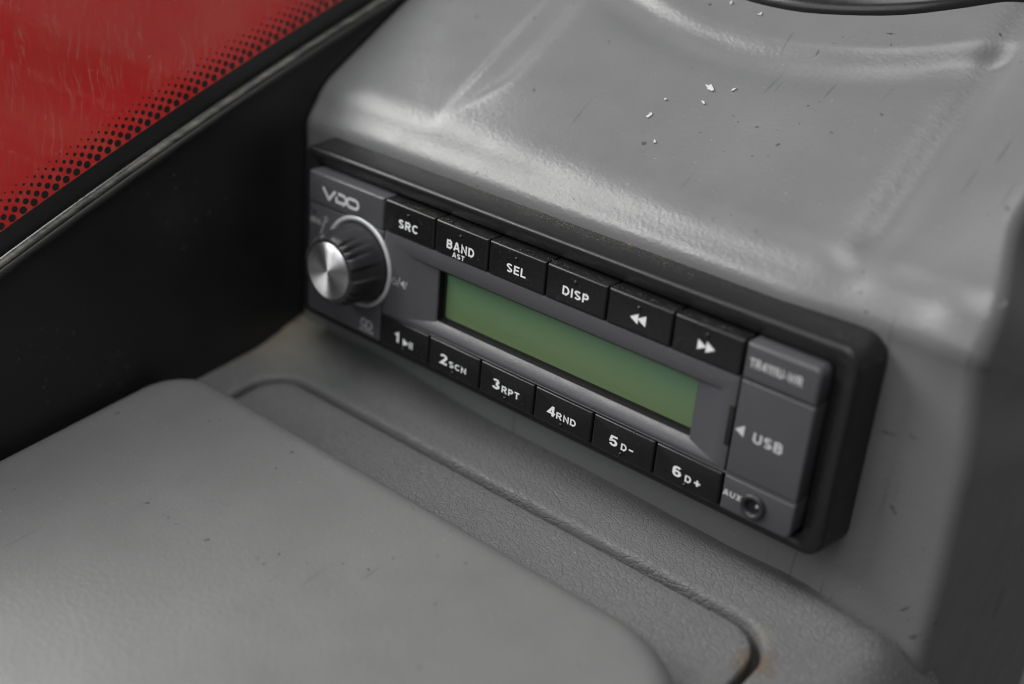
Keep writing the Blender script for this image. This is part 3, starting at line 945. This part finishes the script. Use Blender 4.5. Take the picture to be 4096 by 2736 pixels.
# volume knob
KC = (-70.3, 0.0, 0.0)
v, f = lathe([(13.95, -0.2), (13.95, 0.25), (13.7, 0.55), (13.2, 0.65), (12.7, 0.5), (12.45, 0.1), (12.4, -0.2)], KC, 96, cap=False)
mk('knob_ring', v, f, m_ring, radio)
def knob_geo():
    prof = [(12.0, -0.1), (11.9, 0.5), (11.75, 2.0), (11.45, 5), (11.2, 8), (11.0, 10.0), (10.85, 10.8), (10.4, 11.6), (9.7, 12.0), (9.0, 12.1), (8.7, 11.9), (8.6, 11.4)]
    seg = 192; V = []; F = []
    marks = [62, 53, 44, 35]                       # short finger grooves at the top right, wide flutes elsewhere
    for i, (r, h) in enumerate(prof):
        for k in range(seg):
            a = 360.0 * k / seg
            rr = r
            if 3.5 <= h <= 11.7:
                hf = smooth(2.5, 6.0, h) * (1 - 0.25 * smooth(10.9, 11.8, h))
                cut = 0.0
                for m in range(0, 360, 90):
                    for q in (-13, 0, 13):
                        dlt = (a - (m + 51 + q) + 180) % 360 - 180
                        cut = max(cut, 0.95 * math.exp(-(dlt / 2.4) ** 2) * smooth(5.0, 9.5, h))
                    dlt = (a - (m + 8) + 180) % 360 - 180
                    cut = max(cut, 0.85 * (1 - smooth(9.0, 11.5, abs(dlt))))
                rr = r - cut * hf
            V.append((KC[0] + rr * math.cos(math.radians(a)), KC[1] - h, KC[2] + rr * math.sin(math.radians(a))))
    n = len(prof)
    for i in range(n - 1):
        for k in range(seg):
            j = (k + 1) % seg
            F.append((i * seg + k, i * seg + j, (i + 1) * seg + j, (i + 1) * seg + k))
    F.append(tuple((n - 1) * seg + k for k in range(seg)))
    return V, F
v, f = knob_geo()
knob = sharp(mk('volume_knob', v, f, m_knob, radio), 45)
v, f = lathe([(8.55, 11.5), (8.55, 12.1), (8.35, 12.35), (6, 12.38), (3, 12.39), (1, 12.4), (0.02, 12.4)], KC, 96)
mk('knob_cap', v, f, m_disc, knob)['label'] = 'brushed silver end cap'

# ------------------------------------------------------------------ small stuff: flakes, crumb, dust
def flake(x, y, size, seed, elong=1.4):
    rnd = random.Random(seed)
    p = cowl_point(x, y); ex = Vector((1, 0, 0)); ev = Vector((0, 1 / VN, SL / VN))
    rot = rnd.uniform(0, 6.28); n = 9
    top = []; bot = []
    for k in range(n):
        a = 2 * math.pi * k / n
        r = size / 2 * rnd.uniform(0.35, 1.05)
        u, w_ = r * elong * math.cos(a), r * math.sin(a) / elong
        u, w_ = u * math.cos(rot) - w_ * math.sin(rot), u * math.sin(rot) + w_ * math.cos(rot)
        q = p + ex * u + ev * w_
        bot.append(q + TOPN * 0.02); top.append(q + TOPN * (0.25 + 0.25 * rnd.random()))
    V = [tuple(q) for q in bot + top]
    F = [tuple(reversed(range(n))), tuple(range(n, 2 * n))] + [(k, (k + 1) % n, n + (k + 1) % n, n + k) for k in range(n)]
    return mk('white_flake', V, F, m_flake, smooth=False)
fl = [(8.7, 52.3, 3.0, 'largest ragged white flake in the middle of the grey cowl'),
      (15.3, 53.7, 1.7, 'slim white flake just beside the largest flake on the cowl'),
      (0.1, 45.3, 1.1, 'tiny white flake level with the gap between larger flakes, on open cowl'),
      (10.0, 47.9, 1.6, 'white flake directly below the largest flake on the cowl'),
      (-0.7, 39.6, 1.6, 'slanting white flake farther out toward the buttons than the cluster'),
      (6.1, 33.2, 1.1, 'small square white flake nearest the radio frame'),
      (-2.2, 76.8, 1.3, 'white flake at the foot of the black bezel, farther from the centre'),
      (8.0, 75.8, 1.4, 'white flake under the black bezel edge, closer to the centre')]
for i, (x, y, s_, lab) in enumerate(fl):
    o = flake(x, y, s_, 20 + i)
    tag(o, lab, 'flake', 'white flakes on the cowl')
cr = Vector((15.5, 13.6, 29.2))
V = []; rnd = random.Random(3)
for k in range(8):
    a = k * math.pi / 4
    V.append((cr.x + 0.8 * math.cos(a) * rnd.uniform(.7, 1.2), cr.y + 0.5 * math.sin(a), cr.z - 0.25))
for k in range(8):
    a = k * math.pi / 4
    V.append((cr.x + 0.45 * math.cos(a), cr.y + 0.3 * math.sin(a), cr.z + 0.35 * rnd.uniform(.5, 1)))
F = [(k, (k + 1) % 8, 8 + (k + 1) % 8, 8 + k) for k in range(8)] + [tuple(range(8, 16)), tuple(reversed(range(8)))]
crumb = mk('crumb', V, F, m_crumb, smooth=False)
tag(crumb, 'brown crumb lying on top of the black radio frame', 'crumb')

V = []; F = []
def grain(p, s_):
    b0 = len(V)
    for d_ in ((1, 0, 0), (-0.5, 0.87, 0), (-0.5, -0.87, 0), (0, 0, 1.0)):
        V.append((p[0] + d_[0] * s_, p[1] + d_[1] * s_, p[2] + d_[2] * s_))
    F.extend([(b0, b0 + 1, b0 + 3), (b0 + 1, b0 + 2, b0 + 3), (b0 + 2, b0, b0 + 3)])
rnd = random.Random(11)
for k in range(1500):                                  # on the frame's top
    x = rnd.gauss(2, 34); y = 15.2 - abs(rnd.gauss(0, 4.0))
    if y < 5.0 or x < -92 or x > 78: continue
    grain((x, y, 28.42 + 0.09 * (y - 5.0)), rnd.uniform(0.03, 0.11))
for k in range(500):                                   # on the tops of the upper buttons
    x = rnd.uniform(-58, 58); grain((x, rnd.uniform(0.4, 2.6), 22.76), rnd.uniform(0.03, 0.09))
for k in range(500):                                   # on the sill of the display recess
    x = rnd.uniform(-40, 50); t = rnd.random() ** 0.5
    grain((x, 0.12 + 1.13 * t, -11.15 + 2.4 * t + 0.02), rnd.uniform(0.03, 0.10))
dust = mk('dust', V, F, m_dust, smooth=False)
tag(dust, 'fine pale dust on the radio frame, button tops and display sill', 'dust', kind='stuff')
